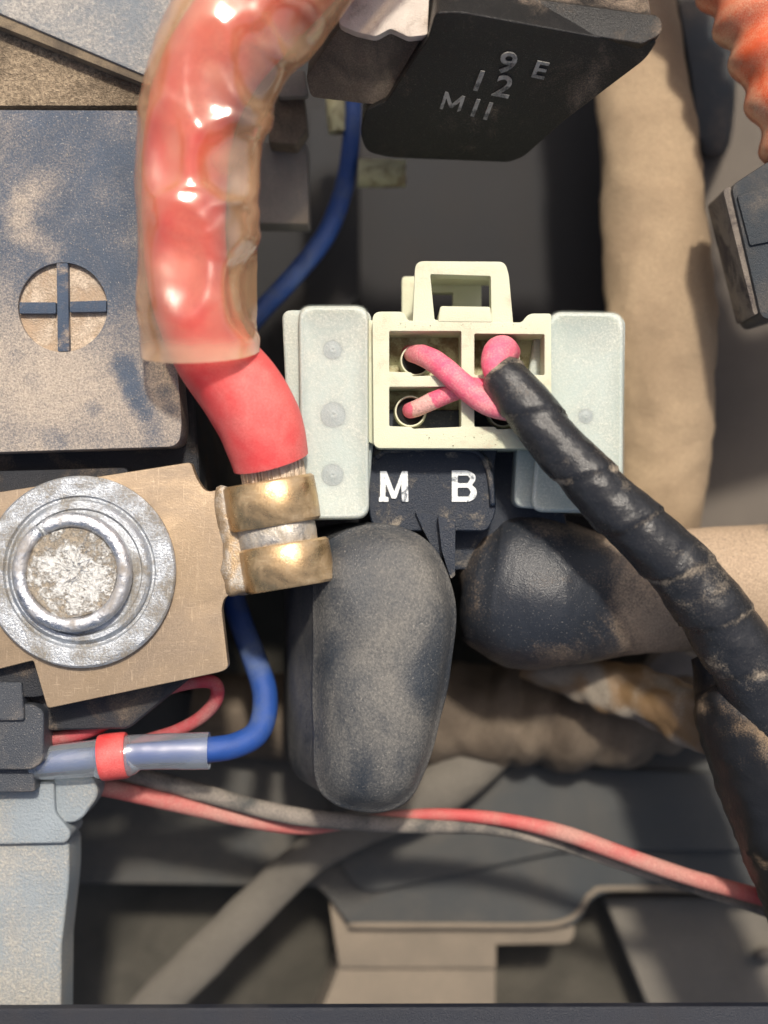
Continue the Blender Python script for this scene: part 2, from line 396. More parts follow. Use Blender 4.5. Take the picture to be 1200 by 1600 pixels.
def film(name, tint, body, alpha, rough=.15, dust=None, edge=.45):
    """clear plastic film: partly see-through, milky body, glossy skin"""
    m = bpy.data.materials.new(name); m.use_nodes = True; t = m.node_tree; N = t.nodes; L = t.links
    P = N['Principled BSDF']; P.inputs['Base Color'].default_value = (*body, 1)
    P.inputs['Roughness'].default_value = rough; P.inputs['Coat Weight'].default_value = .6; P.inputs['Coat Roughness'].default_value = .08
    P.inputs['Specular IOR Level'].default_value = .6
    tc = N.new('ShaderNodeTexCoord')
    n = N.new('ShaderNodeTexNoise'); n.inputs['Scale'].default_value = 60; n.inputs['Detail'].default_value = 6
    L.new(tc.outputs['Object'], n.inputs['Vector'])
    g = N.new('ShaderNodeTexNoise'); g.inputs['Scale'].default_value = 5000; g.inputs['Detail'].default_value = 2
    L.new(tc.outputs['Object'], g.inputs['Vector'])
    b = N.new('ShaderNodeBump'); b.inputs['Strength'].default_value = .12; b.inputs['Distance'].default_value = 1.5*S
    L.new(g.outputs['Fac'], b.inputs['Height']); L.new(b.outputs[0], P.inputs['Normal'])
    fr = N.new('ShaderNodeLayerWeight'); fr.inputs['Blend'].default_value = .35
    mr = N.new('ShaderNodeMapRange'); mr.inputs['From Min'].default_value = .35; mr.inputs['From Max'].default_value = .7
    mr.inputs['To Min'].default_value = alpha-.12; mr.inputs['To Max'].default_value = alpha+.14
    L.new(n.outputs['Fac'], mr.inputs['Value'])
    ad = N.new('ShaderNodeMath'); ad.operation = 'MULTIPLY_ADD'; ad.use_clamp = True; ad.inputs[1].default_value = edge
    L.new(fr.outputs['Facing'], ad.inputs[0]); L.new(mr.outputs[0], ad.inputs[2])
    fac = ad.outputs[0]
    at = N.new('ShaderNodeAttribute'); at.attribute_name = 'dust'
    ad2 = N.new('ShaderNodeMath'); ad2.operation = 'ADD'; ad2.use_clamp = True
    L.new(fac, ad2.inputs[0]); L.new(at.outputs['Fac'], ad2.inputs[1]); fac = ad2.outputs[0]
    tr = N.new('ShaderNodeBsdfTransparent'); tr.inputs[0].default_value = (*tint, 1)
    tl = N.new('ShaderNodeBsdfTranslucent'); tl.inputs[0].default_value = (*body, 1)
    bm_ = N.new('ShaderNodeMixShader'); bm_.inputs[0].default_value = .35
    L.new(P.outputs[0], bm_.inputs[1]); L.new(tl.outputs[0], bm_.inputs[2])
    mx = N.new('ShaderNodeMixShader'); L.new(fac, mx.inputs[0]); L.new(tr.outputs[0], mx.inputs[1]); L.new(bm_.outputs[0], mx.inputs[2])
    gl = N.new('ShaderNodeBsdfGlossy'); gl.inputs['Roughness'].default_value = .17; gl.inputs['Color'].default_value = (1, 1, 1, 1)
    L.new(b.outputs[0], gl.inputs['Normal'])
    fz = N.new('ShaderNodeMath'); fz.operation = 'POWER'; fz.inputs[1].default_value = 4
    lw = N.new('ShaderNodeLayerWeight'); lw.inputs['Blend'].default_value = .5; L.new(lw.outputs['Facing'], fz.inputs[0])
    fz2 = N.new('ShaderNodeMath'); fz2.operation = 'MULTIPLY_ADD'; fz2.inputs[1].default_value = .45; fz2.inputs[2].default_value = .15
    L.new(fz.outputs[0], fz2.inputs[0]); fz = fz2
    mx2 = N.new('ShaderNodeMixShader'); L.new(fz.outputs[0], mx2.inputs[0]); L.new(mx.outputs[0], mx2.inputs[1]); L.new(gl.outputs[0], mx2.inputs[2])
    L.new(mx2.outputs[0], N['Material Output'].inputs['Surface'])
    return m
M_sleeve = film('clear_sleeve', (1, .88, .70), (.95, .66, .40), .14, edge=.6)
M_crimpfilm = film('frosted_sleeve', (.93, .97, 1), (.66, .72, .76), .30)
M_oldfilm = film('aged_film', (1, .9, .75), (.60, .50, .40), .38)

nz = lambda P, f, o=0: noise.noise((P[0]*f+o, P[1]*f, P[2]*f))

# ================================================================ SETTING
def struct(name, bm, m, smooth=35):
    return tag(finish(name, bm, m, None, smooth), kind='structure')
# floor of the bay, one wide sheet
bm = bmesh.new()
for x, y in ((-.6, -.6), (.6, -.6), (.6, .6), (-.6, .6)): bm.verts.new((x, y, -1150*S))
bm.faces.new(bm.verts[:]) if hasattr(bm.verts, 'ensure_lookup_table') and not bm.verts.ensure_lookup_table() else None
struct('floor', bm, M_floor)
# dark bulkhead behind the connectors
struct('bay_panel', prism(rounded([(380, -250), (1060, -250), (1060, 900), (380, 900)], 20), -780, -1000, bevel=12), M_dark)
struct('bay_wall', prism(rounded([(1010, -250), (1750, -250), (1750, 1120), (1010, 1120)], 20), -640, -1000, bevel=12), M_wall)
# lower frame shelf with its cut-outs
shelf = [(-200, 1080, 0), (1700, 1080, 0), (1700, 1398, 0), (975, 1393, 30), (925, 1400, 34), (905, 1447, 34), (840, 1450, 20), (545, 1448, 0),
         (512, 1402, 10), (495, 1386, 10), (-200, 1378, 0)]
struct('frame_shelf', prism(rounded(shelf, 6, 6), -520, -640, bevel=7, seg=3), M_slate)
struct('shelf_step', prism(rounded([(520, 1180, 0), (1250, 1215), (1190, 1330, 40), (880, 1330, 30), (560, 1400, 60), (520, 1330, 20)], 10, 5), -500, -530, bevel=9, seg=3), M_slate)
struct('shelf_ledge', prism(rounded([(512, 1392), (545, 1440, 0), (900, 1440, 30), (895, 1474, 16), (775, 1476, 0), (775, 1512), (530, 1512)], 5, 4), -545, -700, bevel=6), M_ledge)
struct('lower_ledge', prism(rounded([(530, 1509), (774, 1509), (774, 1760), (430, 1760)], 4), -560, -760, bevel=5), M_ledge)
struct('side_plate', prism(rounded([(945, 1404), (1700, 1398), (1700, 1760), (1090, 1760)], 6), -640, -800, bevel=6), M_strap)
struct('recess_floor', prism([(-200, 1300), (1250, 1300), (1250, 1800), (-200, 1800)], -760, -900), M_floor)
struct('front_rail', prism(rounded([(-200, 1577), (1400, 1572), (1400, 1800), (-200, 1800)], 6), 60, 42, bevel=6, seg=3), M_navy)

# ================================================================ BACKGROUND THINGS
def simple(name, bm, m, label, cat, group=None, smooth=35, kind=None):
    return tag(finish(name, bm, m, None, smooth), label, cat, group, kind)
# tan fabric loom
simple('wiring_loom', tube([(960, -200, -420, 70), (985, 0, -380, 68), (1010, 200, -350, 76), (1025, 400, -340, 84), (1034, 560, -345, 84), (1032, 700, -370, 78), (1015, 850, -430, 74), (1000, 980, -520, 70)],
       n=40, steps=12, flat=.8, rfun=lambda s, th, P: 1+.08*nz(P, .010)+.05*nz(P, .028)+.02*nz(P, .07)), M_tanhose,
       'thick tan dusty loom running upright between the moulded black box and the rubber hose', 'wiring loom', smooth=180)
simple('junction_box', loft(smooth_outline([(1050, -60), (1130, -60), (1150, 90), (1140, 225), (1110, 248), (1088, 225), (1075, 120)], 4),
       [(-620, 1, 1, 0, 0), (-420, 1, 1, 0, 0), (-405, .93, .95, 0, 0), (-398, .8, .85, 0, 0)]), M_cap,
       'blurred dark navy box behind the orange sleeved cable in the top right corner', 'electrical box')
# orange sleeved cable top right
t = thing('sleeved_cable', (1250, 200, -100), 'red and orange cable in a wrinkled clear sleeve entering at the top right corner', 'cable')
pth = [(1090, -160, -160, 80), (1150, -60, -140, 76), (1200, 30, -120, 78), (1232, 120, -110, 74), (1262, 210, -110, 72), (1300, 330, -150, 72), (1340, 460, -220, 70)]
finish('insulation', tube([(x+14, y, z, r*.60) for x, y, z, r in pth], n=24, steps=8), M_red, t, 180)
finish('outer_sleeve', tube(pth, n=48, steps=14, rfun=lambda s, th, P: 1+.10*math.sin(s*.085+math.sin(th)*.8)+.05*nz(P, .022)), M_oldloom, t, 180)
# black cap at right edge
t = thing('end_cap', (1190, 490, -40), 'black ribbed plastic cap with a worn pale edge at the right border', 'plastic cap')
capz = lambda x, y: -60-(y-380)*.05
finish('cap_body', prism(rounded([(1142, 290, 12), (1200, 252), (1420, 190), (1460, 420), (1198, 500), (1188, 492)], 8), 0, 0, zf=capz, ext=(0, 0, -130), bevel=6), M_cap, t)
finish('worn_edge', prism(rounded([(1129, 296, 8), (1143, 290, 6), (1189, 487, 4), (1178, 494, 6)], 4), 0, 0, zf=lambda x, y: capz(x, y)-9, ext=(0, 0, -110), bevel=4), M_capedge, t)
finish('raised_panel', prism(rounded([(1152, 306), (1420, 225), (1440, 330), (1172, 384)], 4), 0, 0, zf=lambda x, y: capz(x, y)+6, ext=(0, 0, -10), bevel=3), M_cap, t)
# corrugated hose low behind the boots
simple('corrugated_hose', tube([(300, 1110, -470, 60), (420, 1120, -480, 66), (560, 1120, -480, 72), (700, 1118, -470, 74), (860, 1118, -460, 78), (960, 1120, -440, 76), (1060, 1100, -420, 62), (1200, 1080, -420, 56)],
       n=40, steps=26, rfun=lambda s, th, P: 1+(.14*abs(math.sin(s*.036+.8*math.sin(th)+2.5*noise.noise((s*.008, 0, 0))))-.05+.16*nz(P, .014)+.06*nz(P, .035))*(1 if s > 380 else .2)), M_corr,
       'dim tan corrugated hose lying across behind the two rubber boots', 'hose', smooth=180)
t = simple('tie_mount', loft(circle(1055, 1060, 56, 24, 50), [(-460, 1, 1, 0, 0), (-390, 1, 1, 0, 0), (-372, .85, .85, 0, 0), (-366, .5, .5, 0, 0)], wob=6), M_steel,
       'blurred round grey boss behind the taped harness fork', 'boss')
simple('rubber_tube', tube([(780, 1150, -440, 34), (740, 1195, -430, 40), (660, 1248, -420, 38), (570, 1288, -410, 32), (490, 1334, -420, 31), (420, 1396, -440, 32), (340, 1474, -450, 34), (245, 1570, -460, 35), (150, 1680, -470, 35)], n=28, steps=10, flat=.6,
       rfun=lambda s, th, P: 1+.08*nz(P, .02)), M_strap, 'dusty grey tube slanting down to the lower left, out of focus', 'tube', smooth=180)

# ================================================================ TOP LEFT
simple('cover_panel', prism(rounded([(-400, -300), (330, -300), (300, 30), (236, 122, 8), (-400, -150)], 6), 40, 18, bevel=6), M_greycover,
       'grey blue dusty cover panel in the top left corner above the battery', 'cover')
struct('tray_edge', prism([(-400, -150), (236, 117), (236, 136), (-400, -118)], 34, 9, bevel=3), M_edge)
struct('tray', prism(rounded([(-400, -200), (300, -200), (290, 90), (232, 165), (-400, 166)], 4), 6, -60, bevel=5), M_browndust)

# ================================================================ BATTERY
t = thing('battery', (60, 600, -400), 'dusty blue black battery with a moulded plus emblem under the brass terminal lug', 'battery')
case = finish('casing', prism(rounded([(-500, 174), (262, 174), (300, 560, 10), (316, 800), (322, 1040, 30), (200, 1140), (-500, 1150)], 10), -62, -700, bevel=10, seg=3), M_batt_case, t)
lidp = rounded([(-500, 170, 2), (234, 173, 6), (262, 400, 5), (284, 660, 26), (280, 697, 22), (-500, 722, 3)], 6, 6)
lid = finish('lid', prism(lidp, 20, -62, holes=[circle(98, 480, 70, 48)], bevel=9, seg=4), M_batt, t)
em = finish('plus_emblem', prism(circle(98, 480, 70.5, 48), 9, -20), M_emblem_dust, t)
finish('cross_bar', prism(rounded([(88, 411), (106, 411), (108, 549), (90, 549)], 2), 22, -10, bevel=2), M_emblem, em)
finish('cross_bar', prism(rounded([(30, 472), (87, 472), (87, 490), (30, 490)], 2), 21, -10, bevel=2), M_emblem, em)
finish('cross_bar', prism(rounded([(109, 471), (166, 469), (166, 487), (109, 488)], 2), 21, -10, bevel=2), M_emblem, em)
finish('terminal_post', prism(rounded([(-200, 740), (200, 730), (240, 1030), (60, 1090), (-200, 1090)], 10), -28, -80, bevel=6), M_batt_case, t)

# ================================================================ BRASS LUG
t = thing('cable_lug', (200, 900, -26), 'tan brass cable lug bolted to the battery with two crimp bands', 'cable lug')
plate = rounded([(-60, 778), (5, 768), (120, 750), (298, 722, 6), (307, 748, 14), (322, 769, 10), (352, 763, 4), (380, 926, 4), (352, 931, 16), (346, 950, 10), (357, 1044, 8), (345, 1050, 6), (74, 1107, 6), (52, 1032), (-60, 1060)], 4, 5)
finish('plate', prism(plate, 0, -26, bevel=5, seg=3), M_brass, t)
ax = Vector((.165, .986)); nx = Vector((.986, -.165))
def barrel(c, half, r, m, name, n=40, irr=1, arc=(0, 2*math.pi), lip=4, z0=2, fl=.8):
    """short tube lying along the cable, centre c"""
    bm = bmesh.new(); rings = []
    prof = [(-half, r*.86), (-half, r-lip), (-half+lip, r), (0, r+1), (half-lip, r), (half, r-lip), (half, r*.86)]
    for (t_, rr) in prof:
        ring = []
        for k in range(n):
            th = 2*math.pi*k/n
            q = rr*(1+irr*.012*math.sin(3*th+half)+irr*.01*math.sin(5*th))
            u, z = math.sin(th)*q, math.cos(th)*q*fl
            x = c[0]+ax.x*t_+nx.x*u; y = c[1]+ax.y*t_+nx.y*u
            ring.append(bm.verts.new(W((x, y, z0+z))))
        rings.append(ring)
    for i in range(len(rings)-1):
        for k in range(n): bm.faces.new((rings[i][k], rings[i][(k+1) % n], rings[i+1][(k+1) % n], rings[i+1][k]))
    bm.faces.new(rings[0][::-1]); bm.faces.new(rings[-1])
    return finish(name, bm, m, t, 40)
barrel((424, 786), 36, 72, M_brass_band, 'crimp_band')
barrel((447, 884), 35, 71, M_brass_band, 'crimp_band')
barrel((433, 836), 26, 61, M_solder, 'solder_neck', irr=2)
finish('neck_web', loft(smooth_outline([(334, 770), (362, 762), (385, 800), (392, 860), (400, 915), (380, 929), (352, 925), (346, 850)], 4),
       [(-26, 1, 1, 0, 0), (0, 1, 1, 0, 0), (5, .85, .95, 0, 0), (8, .5, .8, 0, 0)], wob=6, freq=.04), M_web, t, 60)

# ================================================================ BOLT
t = thing('terminal_bolt', (127, 893, 0), 'zinc bolt with a wide flat washer and scratched head clamping the brass lug', 'bolt')
cx, cy = 127, 893
jit = lambda th, r: 1+.004*math.sin(3*th+r)
finish('flat_washer', lathe(cx, cy, [(60, 0.5), (147, .5), (149.5, 3), (149.5, 11), (146, 14), (130, 15), (119, 14), (116, 9), (113, 9), (110, 15), (106, 18), (99, 18), (96, 15), (60, 15)], 96, rf=jit), M_zinc, t, 30)
finish('spring_washer', lathe(cx-8, cy, [(68, 17.5), (90, 17.5), (93, 22), (92, 32), (88, 37), (80, 39), (74, 37), (71, 33), (68, 18)], 72, a0=math.radians(128), a1=math.radians(128+352),
       zfun=lambda th, r: 5*((th-math.radians(128))/(2*math.pi))), M_spring, t, 40)
bh = lathe(cx-8, cy, [(68, 15), (69.5, 20), (69.5, 31), (66, 34), (55, 35), (0.001, 34)], 64, rf=lambda th, r: 1+.012*math.sin(6*th))
finish('bolt_head', bh, M_bolt, t, 30)
# scratches and burrs on the head: short raised nicks
bm = bmesh.new(); rnd = random.Random(3)
for i in range(130):
    r = 60*math.sqrt(rnd.random())*rnd.uniform(.3, 1); th = rnd.uniform(0, 6.28); L_ = rnd.uniform(4, 14); wd = rnd.uniform(.8, 2.2)
    x, y = cx-8+r*math.cos(th), cy+r*math.sin(th); an = th+rnd.gauss(0, .7)
    dx, dy = math.cos(an)*L_/2, math.sin(an)*L_/2; ox, oy = -math.sin(an)*wd/2, math.cos(an)*wd/2
    z = 34.6
    vs = [bm.verts.new(W(q)) for q in ((x-dx, y-dy, z), (x+ox, y+oy, z), (x+dx, y+dy, z), (x-ox, y-oy, z), (x, y, z+rnd.uniform(1, 2.4)))]
    for k in range(4): bm.faces.new((vs[k], vs[(k+1) % 4], vs[4]))
tag(finish('burrs', bm, M_spring, t, 30), kind='stuff')

# ================================================================ RED CABLE WITH CLEAR SLEEVE
t = thing('battery_cable', (420, 720, 10), 'thick red battery cable in a wrinkled clear sleeve ending in the brass lug', 'cable')
cab = [(620, -230, 150, 76), (520, -110, 145, 76), (418, -5, 138, 78), (336, 95, 128, 76), (298, 190, 112, 70), (288, 300, 100, 66), (290, 400, 90, 64), (303, 480, 78, 62), (332, 550, 60, 63), (378, 612, 42, 66), (407, 665, 28, 66), (423, 722, 14, 60)]
ins = tube(cab, n=40, steps=12, caps=True, rfun=lambda s, th, P: 1+.02*nz(P, .03))
finish('insulation', ins, M_red, t, 60)
slv = [(600, -220, 160, 98), (505, -110, 155, 102), (428, -25, 145, 108), (356, 65, 135, 104), (318, 150, 124, 97), (308, 230, 115, 95), (306, 320, 106, 91), (308, 400, 98, 89), (310, 480, 90, 90), (315, 552, 72, 92)]
DENTS = [(352, 252, 40, 52, .20), (262, 235, 26, 60, .10), (388, 452, 34, 62, .18), (285, 410, 34, 70, .12), (392, 95, 34, 56, .18), (330, 120, 30, 70, .10), (450, 40, 40, 40, .14), (300, 330, 40, 30, -.06), (360, 360, 34, 34, -.07), (405, 190, 26, 20, -.12)]
def folds(s, th, P):
    k = (D-P.z)/D; X = 600+P.x/k; Y = 800-P.y/k
    f = 1.02+.07*nz(P, .0085, 3)+.04*nz(P, .018, 9)+.010*nz(P, .05, 14)
    if math.cos(th) > -.3:
        for (dx, dy, rx, ry, dp) in DENTS:
            q = ((X-dx)/rx)**2+((Y-dy)/ry)**2
            if q < 6: f -= 1.15*dp*math.exp(-q*q)-.035*math.exp(-(q-1.7)**2*3)
    if s > 880: f = 1+(f-1)*max(.25, 1-(s-880)/90)
    return max(f, .78)
slb = tube(slv, n=72, steps=26, rfun=folds, caps=False, dust=lambda s, th, P: max(0, min(.3, nz(P, .02, 5)*.35))+max(0, min(.4, (P.y+0-(800-545))*-.02)))
so = finish('clear_sleeve', slb, M_sleeve, t, 180)
# bare strands between insulation and first band
bm = bmesh.new()
def add_tube(bm, p0, p1, r, n=6):
    a_, b_ = W(p0), W(p1); T_ = (b_-a_).normalized(); u = T_.cross(Vector((0, 0, 1))).normalized(); v = T_.cross(u)
    R0 = [bm.verts.new(a_+(u*math.cos(6.283*k/n)+v*math.sin(6.283*k/n))*r*S) for k in range(n)]
    R1 = [bm.verts.new(b_+(u*math.cos(6.283*k/n)+v*math.sin(6.283*k/n))*r*S) for k in range(n)]
    for k in range(n): bm.faces.new((R0[k], R0[(k+1) % n], R1[(k+1) % n], R1[k]))
    bm.faces.new(R0[::-1]); bm.faces.new(R1)
rnd = random.Random(5)
add_tube(bm, (421, 690, 8), (428, 764, 4), 40, 20)
for i in range(150):
    th = rnd.uniform(-1.6, 1.6); rr = rnd.uniform(38, 50)
    x = 423+rr*math.sin(th)*.98; z = 10+rr*math.cos(th)*.75
    add_tube(bm, (x-4, 700-(x-423)*.15, z+2), (x+6+rnd.uniform(-4, 4), 762-(x-423)*.15, z-2+rnd.uniform(-3, 3)), rnd.uniform(1.8, 2.6))
tag(finish('bare_strands', bm, M_copper, t, 60), kind='stuff')

# ================================================================ BLUE WIRE AND SPLICE
t = thing('blue_wire', (420, 1120, -200), 'blue wire curving past the battery down to the frosted splice', 'wire')
finish('insulation', tube([(552, 150, -330, 13), (549, 215, -330, 14), (538, 290, -340, 15), (510, 365, -350, 16), (460, 430, -350, 16), (405, 490, -360, 16), (350, 560, -380, 16), (324, 640, -390, 16), (322, 720, -380, 16),
       (340, 820, -330, 16), (366, 940, -260, 18), (394, 1020, -220, 19), (414, 1085, -180, 20), (405, 1140, -140, 20), (370, 1164, -110, 20), (320, 1172, -90, 20), (240, 1176, -80, 17), (60, 1192, -80, 17)], n=20, steps=10), M_blue, t, 180)
t = thing('crimp_splice', (190, 1180, -90), 'frosted clear crimp splice with a red band around the blue wire', 'wire splice')
sp = [(50, 1194, -76, 25), (95, 1190, -76, 27), (150, 1184, -76, 29), (162, 1184, -76, 33), (196, 1180, -76, 33), (208, 1176, -76, 28), (260, 1174, -76, 28), (327, 1173, -76, 29)]
so = finish('outer_sleeve', tube(sp, n=32, steps=8, caps=False, rfun=lambda s, th, P: 1+.03*nz(P, .05)), M_crimpfilm, t, 60)
finish('red_band', tube([(157, 1184.5, -76, 35), (161, 1184, -76, 36.2), (176, 1182, -76, 36.6), (194, 1180, -76, 36.2), (199, 1179.5, -76, 35)], n=32, steps=4), M_red, t, 40)
# thin wires
simple('red_wire', tube([(20, 1168, -110, 11), (75, 1156, -100, 11), (140, 1142, -95, 11), (205, 1106, -90, 11), (255, 1078, -90, 11), (305, 1065, -92, 11), (335, 1068, -98, 11), (338, 1092, -108, 11), (315, 1120, -118, 10.5), (275, 1142, -125, 10), (220, 1160, -130, 10), (150, 1190, -130, 10)],
       n=14, steps=10), M_redwire, 'thin crimson wire bent in a tight loop just below the brass lug', 'wire', smooth=180)
simple('red_wire', tube([(60, 1196, -150, 13), (120, 1220, -160, 14), (200, 1238, -180, 14), (300, 1262, -200, 13), (400, 1284, -215, 12), (480, 1294, -228, 10), (560, 1284, -225, 9), (640, 1274, -215, 9.5), (720, 1274, -208, 10), (800, 1283, -200, 11), (880, 1302, -195, 13), (960, 1330, -190, 13), (1040, 1359, -190, 13), (1120, 1383, -190, 13), (1210, 1408, -195, 13), (1300, 1440, -200, 13)],
       n=16, steps=10, rfun=lambda s, th, P: 1+.06*nz(P, .02)), M_redwire_deep, 'long salmon red wire running low across the picture from the splice to the thick harness', 'wire', smooth=180)
simple('grey_wire', tube([(170, 1206, -200, 13), (240, 1219, -195, 14), (320, 1240, -195, 14), (400, 1262, -195, 14), (480, 1278, -195, 14), (570, 1286, -198, 13), (660, 1291, -205, 12), (760, 1294, -215, 11), (840, 1309, -222, 10), (920, 1334, -225, 9), (1040, 1374, -225, 9), (1150, 1408, -230, 9), (1300, 1460, -240, 9)],
       n=16, steps=10, rfun=lambda s, th, P: 1+.08*nz(P, .03)), M_greywire, 'dusty dark grey wire twisted alongside the long salmon red wire', 'wire', smooth=180)

# ================================================================ LOWER LEFT BRACKET AND CLIP
t = thing('bracket', (60, 1400, -200), 'grey blue dusty moulded bracket in the lower left corner', 'bracket')
finish('bracket_body', prism(rounded([(-300, 1300), (60, 1298), (108, 1312, 16), (108, 1375, 20), (96, 1480, 6), (94, 1700), (-300, 1700)], 8, 6), -100, -190, bevel=12, seg=4), M_grey, t)
finish('bracket_head', prism(rounded([(-300, 1222), (84, 1222, 6), (86, 1270), (112, 1302, 20), (104, 1318, 10), (-300, 1326)], 8, 6), -86, -180, bevel=10, seg=4), M_grey, t)
finish('bracket_ear', prism(rounded([(83, 1216), (146, 1214, 10), (155, 1242, 16), (122, 1288, 20), (83, 1284)], 8, 6), -98, -180, bevel=8, seg=3), M_grey, t)
t = thing('wire_clip', (30, 1240, -120), 'small stepped black clip holding the frosted splice at the left border', 'clip')
finish('clip_top', prism(rounded([(-200, 1062), (34, 1066, 5), (38, 1126), (-200, 1128)], 5), -22, -90, bevel=5, seg=3), M_clip, t)
finish('clip_body', prism(rounded([(-200, 1104), (52, 1100, 12), (69, 1112, 8), (68, 1190, 16), (50, 1203), (-200, 1203)], 6, 5), -30, -110, bevel=8, seg=3), M_clip, t)
finish('clip_foot', prism(rounded([(-200, 1200), (52, 1200), (56, 1238, 8), (-200, 1242)], 5), -52, -130, bevel=6, seg=3), M_clip, t)

# ================================================================ PALE HOUSINGS
def housing(outer, flange, zf, zb, label, marks, parent_xy):
    t = thing('plastic_housing', (*parent_xy, zb), label, 'relay housing', 'pale plastic housings beside the connector')
    finish('housing_body', loft(rounded(outer, 22, 6), [(zb, 1, 1, 0, 0), (zf-14, 1, 1, 0, 0), (zf-5, .985, .993, 0, 0), (zf-1, .955, .98, 0, 0), (zf, .92, .965, 0, 0), (zf-2.5, .86, .94, 0, 0), (zf-3, .5, .5, 0, 0)]), M_pale, t, 50)
    finish('flange', prism(rounded(flange, 16, 5), zf-34, zb-40, bevel=6, seg=3), M_pale, t)
    for (x, y, r) in marks:
        finish('mould_mark', lathe(x, y, [(r*.85, zf-5), (r*.85-.5, zf-2.7), (r*.3, zf-2.7), (r*.22, zf-2.2), (r*.12, zf-2.3), (.01, zf-2.8)], 32), M_pale, t, 30)
    return t
housing([(466, 478), (576, 478), (577, 811), (470, 813)], [(440, 484), (580, 484), (583, 690), (574, 800), (455, 808)], -12, -330,
        'tall pale blue translucent housing left of the cream connector', [(519, 545, 18), (520, 647, 24), (519, 742, 21)], (520, 650))
housing([(858, 487), (975, 489), (973, 803), (828, 800)], [(840, 492), (978, 494), (972, 806), (803, 792), (808, 700)], -30, -330,
        'pale blue translucent housing to the right of the cream connector behind the taped harness', [(920, 648, 14)], (915, 650))

# ================================================================ RELAY WITH M AND B
t = thing('starter_relay', (680, 760, -300), 'dark navy relay body printed with white letters M and B below the connector', 'relay')
finish('relay_body', prism(rounded([(578, 640), (800, 640), (770, 720, 40), (776, 800, 14), (762, 830), (584, 830), (576, 800), (577, 716, 26)], 10, 6), -70, -330, bevel=9, seg=3), M_relay, t)
finish('relay_base', prism(rounded([(560, 700), (860, 700), (900, 880), (560, 900)], 10), -130, -360, bevel=8), M_relay, t)
finish('divider_rib', prism(rounded([(684, 806), (712, 812), (711, 900), (704, 905), (690, 860)], 3), -38, -200, bevel=3), M_relay, t)
finish('divider_foot', prism(rounded([(648, 798), (684, 806), (700, 850), (688, 880), (660, 826)], 4), -60, -160, bevel=4), M_relay, t)
finish('molding', tube([(586, 716, -66, 5), (600, 706, -66, 5), (640, 702, -66, 5), (720, 702, -66, 5), (750, 710, -66, 5), (765, 740, -66, 5), (770, 790, -66, 5)], n=8, steps=6), M_relay, t, 180)
Mo = [(594, 736), (604, 736), (616, 768), (628, 736), (637, 736), (638, 784), (628, 784), (627, 756), (619, 779), (612, 779), (603, 756), (602, 776), (607, 777), (607, 784), (592, 784), (592, 777), (594, 776)]
finish('letter_m', prism(rounded(Mo, 1.2, 2), -67, -78), M_letter, t)
Bo = [(706, 735, 0), (732, 735, 9), (743, 742, 6), (743, 751, 5), (737, 758, 3), (745, 764, 6), (745, 776, 7), (735, 784, 9), (706, 784, 0)]
finish('letter_b', prism(rounded(Bo, 1, 3), -67, -78, holes=[rounded([(715, 743), (731, 743), (735, 748), (731, 755), (715, 755)], 2, 2), rounded([(715, 762), (732, 762), (736, 769), (732, 776), (715, 776)], 2, 2)]), M_letter, t)

# ================================================================ CREAM CONNECTOR
t = thing('connector', (722, 600, -150), 'cream four way plug with raised latch between the pale housings', 'connector')
XO = [(584, 700, 12), (582, 487, 14), (630, 487, 14), (637, 501, 5), (815, 504, 5), (826, 490, 14), (861, 490, 4), (862, 701, 14)]
cav = [[(608, 517), (721, 517), (721, 585), (645, 588, 1), (643, 582), (608, 581)], [(741, 521), (851, 522), (851, 586), (741, 586)],
       [(608, 604), (721, 604), (721, 667), (645, 670), (643, 667), (608, 666)], [(741, 604), (851, 604), (851, 668), (776, 671), (774, 667), (741, 667)]]
finish('connector_shell', prism(rounded(XO, 12, 6), 0, -150, holes=[rounded(c, 2.5, 2) for c in cav], bevel=3.5, seg=3), M_cream, t)
finish('cavity_back', prism([(596, 508), (856, 510), (856, 680), (596, 680)], -86, -148), M_cream_in, t)
finish('side_rail', prism(rounded([(574, 500), (592, 500), (592, 698), (574, 690)], 5), -26, -150, bevel=4), M_cream, t)
# latch
lo_ = rounded([(645, 506, 2), (649, 408, 14), (789, 409, 16), (795, 430, 5), (802, 508, 2)], 6, 6)
latch = finish('latch', prism(lo_, -4, -44, holes=[rounded([(679, 500), (672, 428), (767, 431), (768, 500)], 3, 3)], bevel=4, seg=3), M_cream, t)
finish('latch_top', prism(rounded([(655, 411), (782, 412), (782, 430), (655, 429)], 3), -46, -150, bevel=3), M_cream, latch)
finish('latch_rear', prism(rounded([(628, 432, 6), (752, 432, 5), (752, 520), (628, 520)], 4), -150, -175, holes=[rounded([(671, 457), (708, 457), (708, 505), (671, 505)], 2), ], bevel=3), M_cream, latch)
finish('latch_tongue', prism(rounded([(688, 478), (766, 479), (770, 504), (684, 503)], 4), 1, -120, bevel=4, seg=3), M_cream, latch)
for (x, y, zt) in ((651, 558, -44), (642, 640, -34), (792, 556, -44), (790, 640, -44)):
    br = lathe(x, y, [(27, -86), (25, zt-2), (24.5, zt), (22.5, zt), (22, zt-3), (22, -84)], 32, zfun=lambda th, r: 0)
    b_ = finish('terminal_barrel', br, M_cream, t, 40)
    finish('barrel_hole', lathe(x, y, [(22, -84), (22, zt-14), (.01, zt-14)], 24), M_hole, b_, 30)

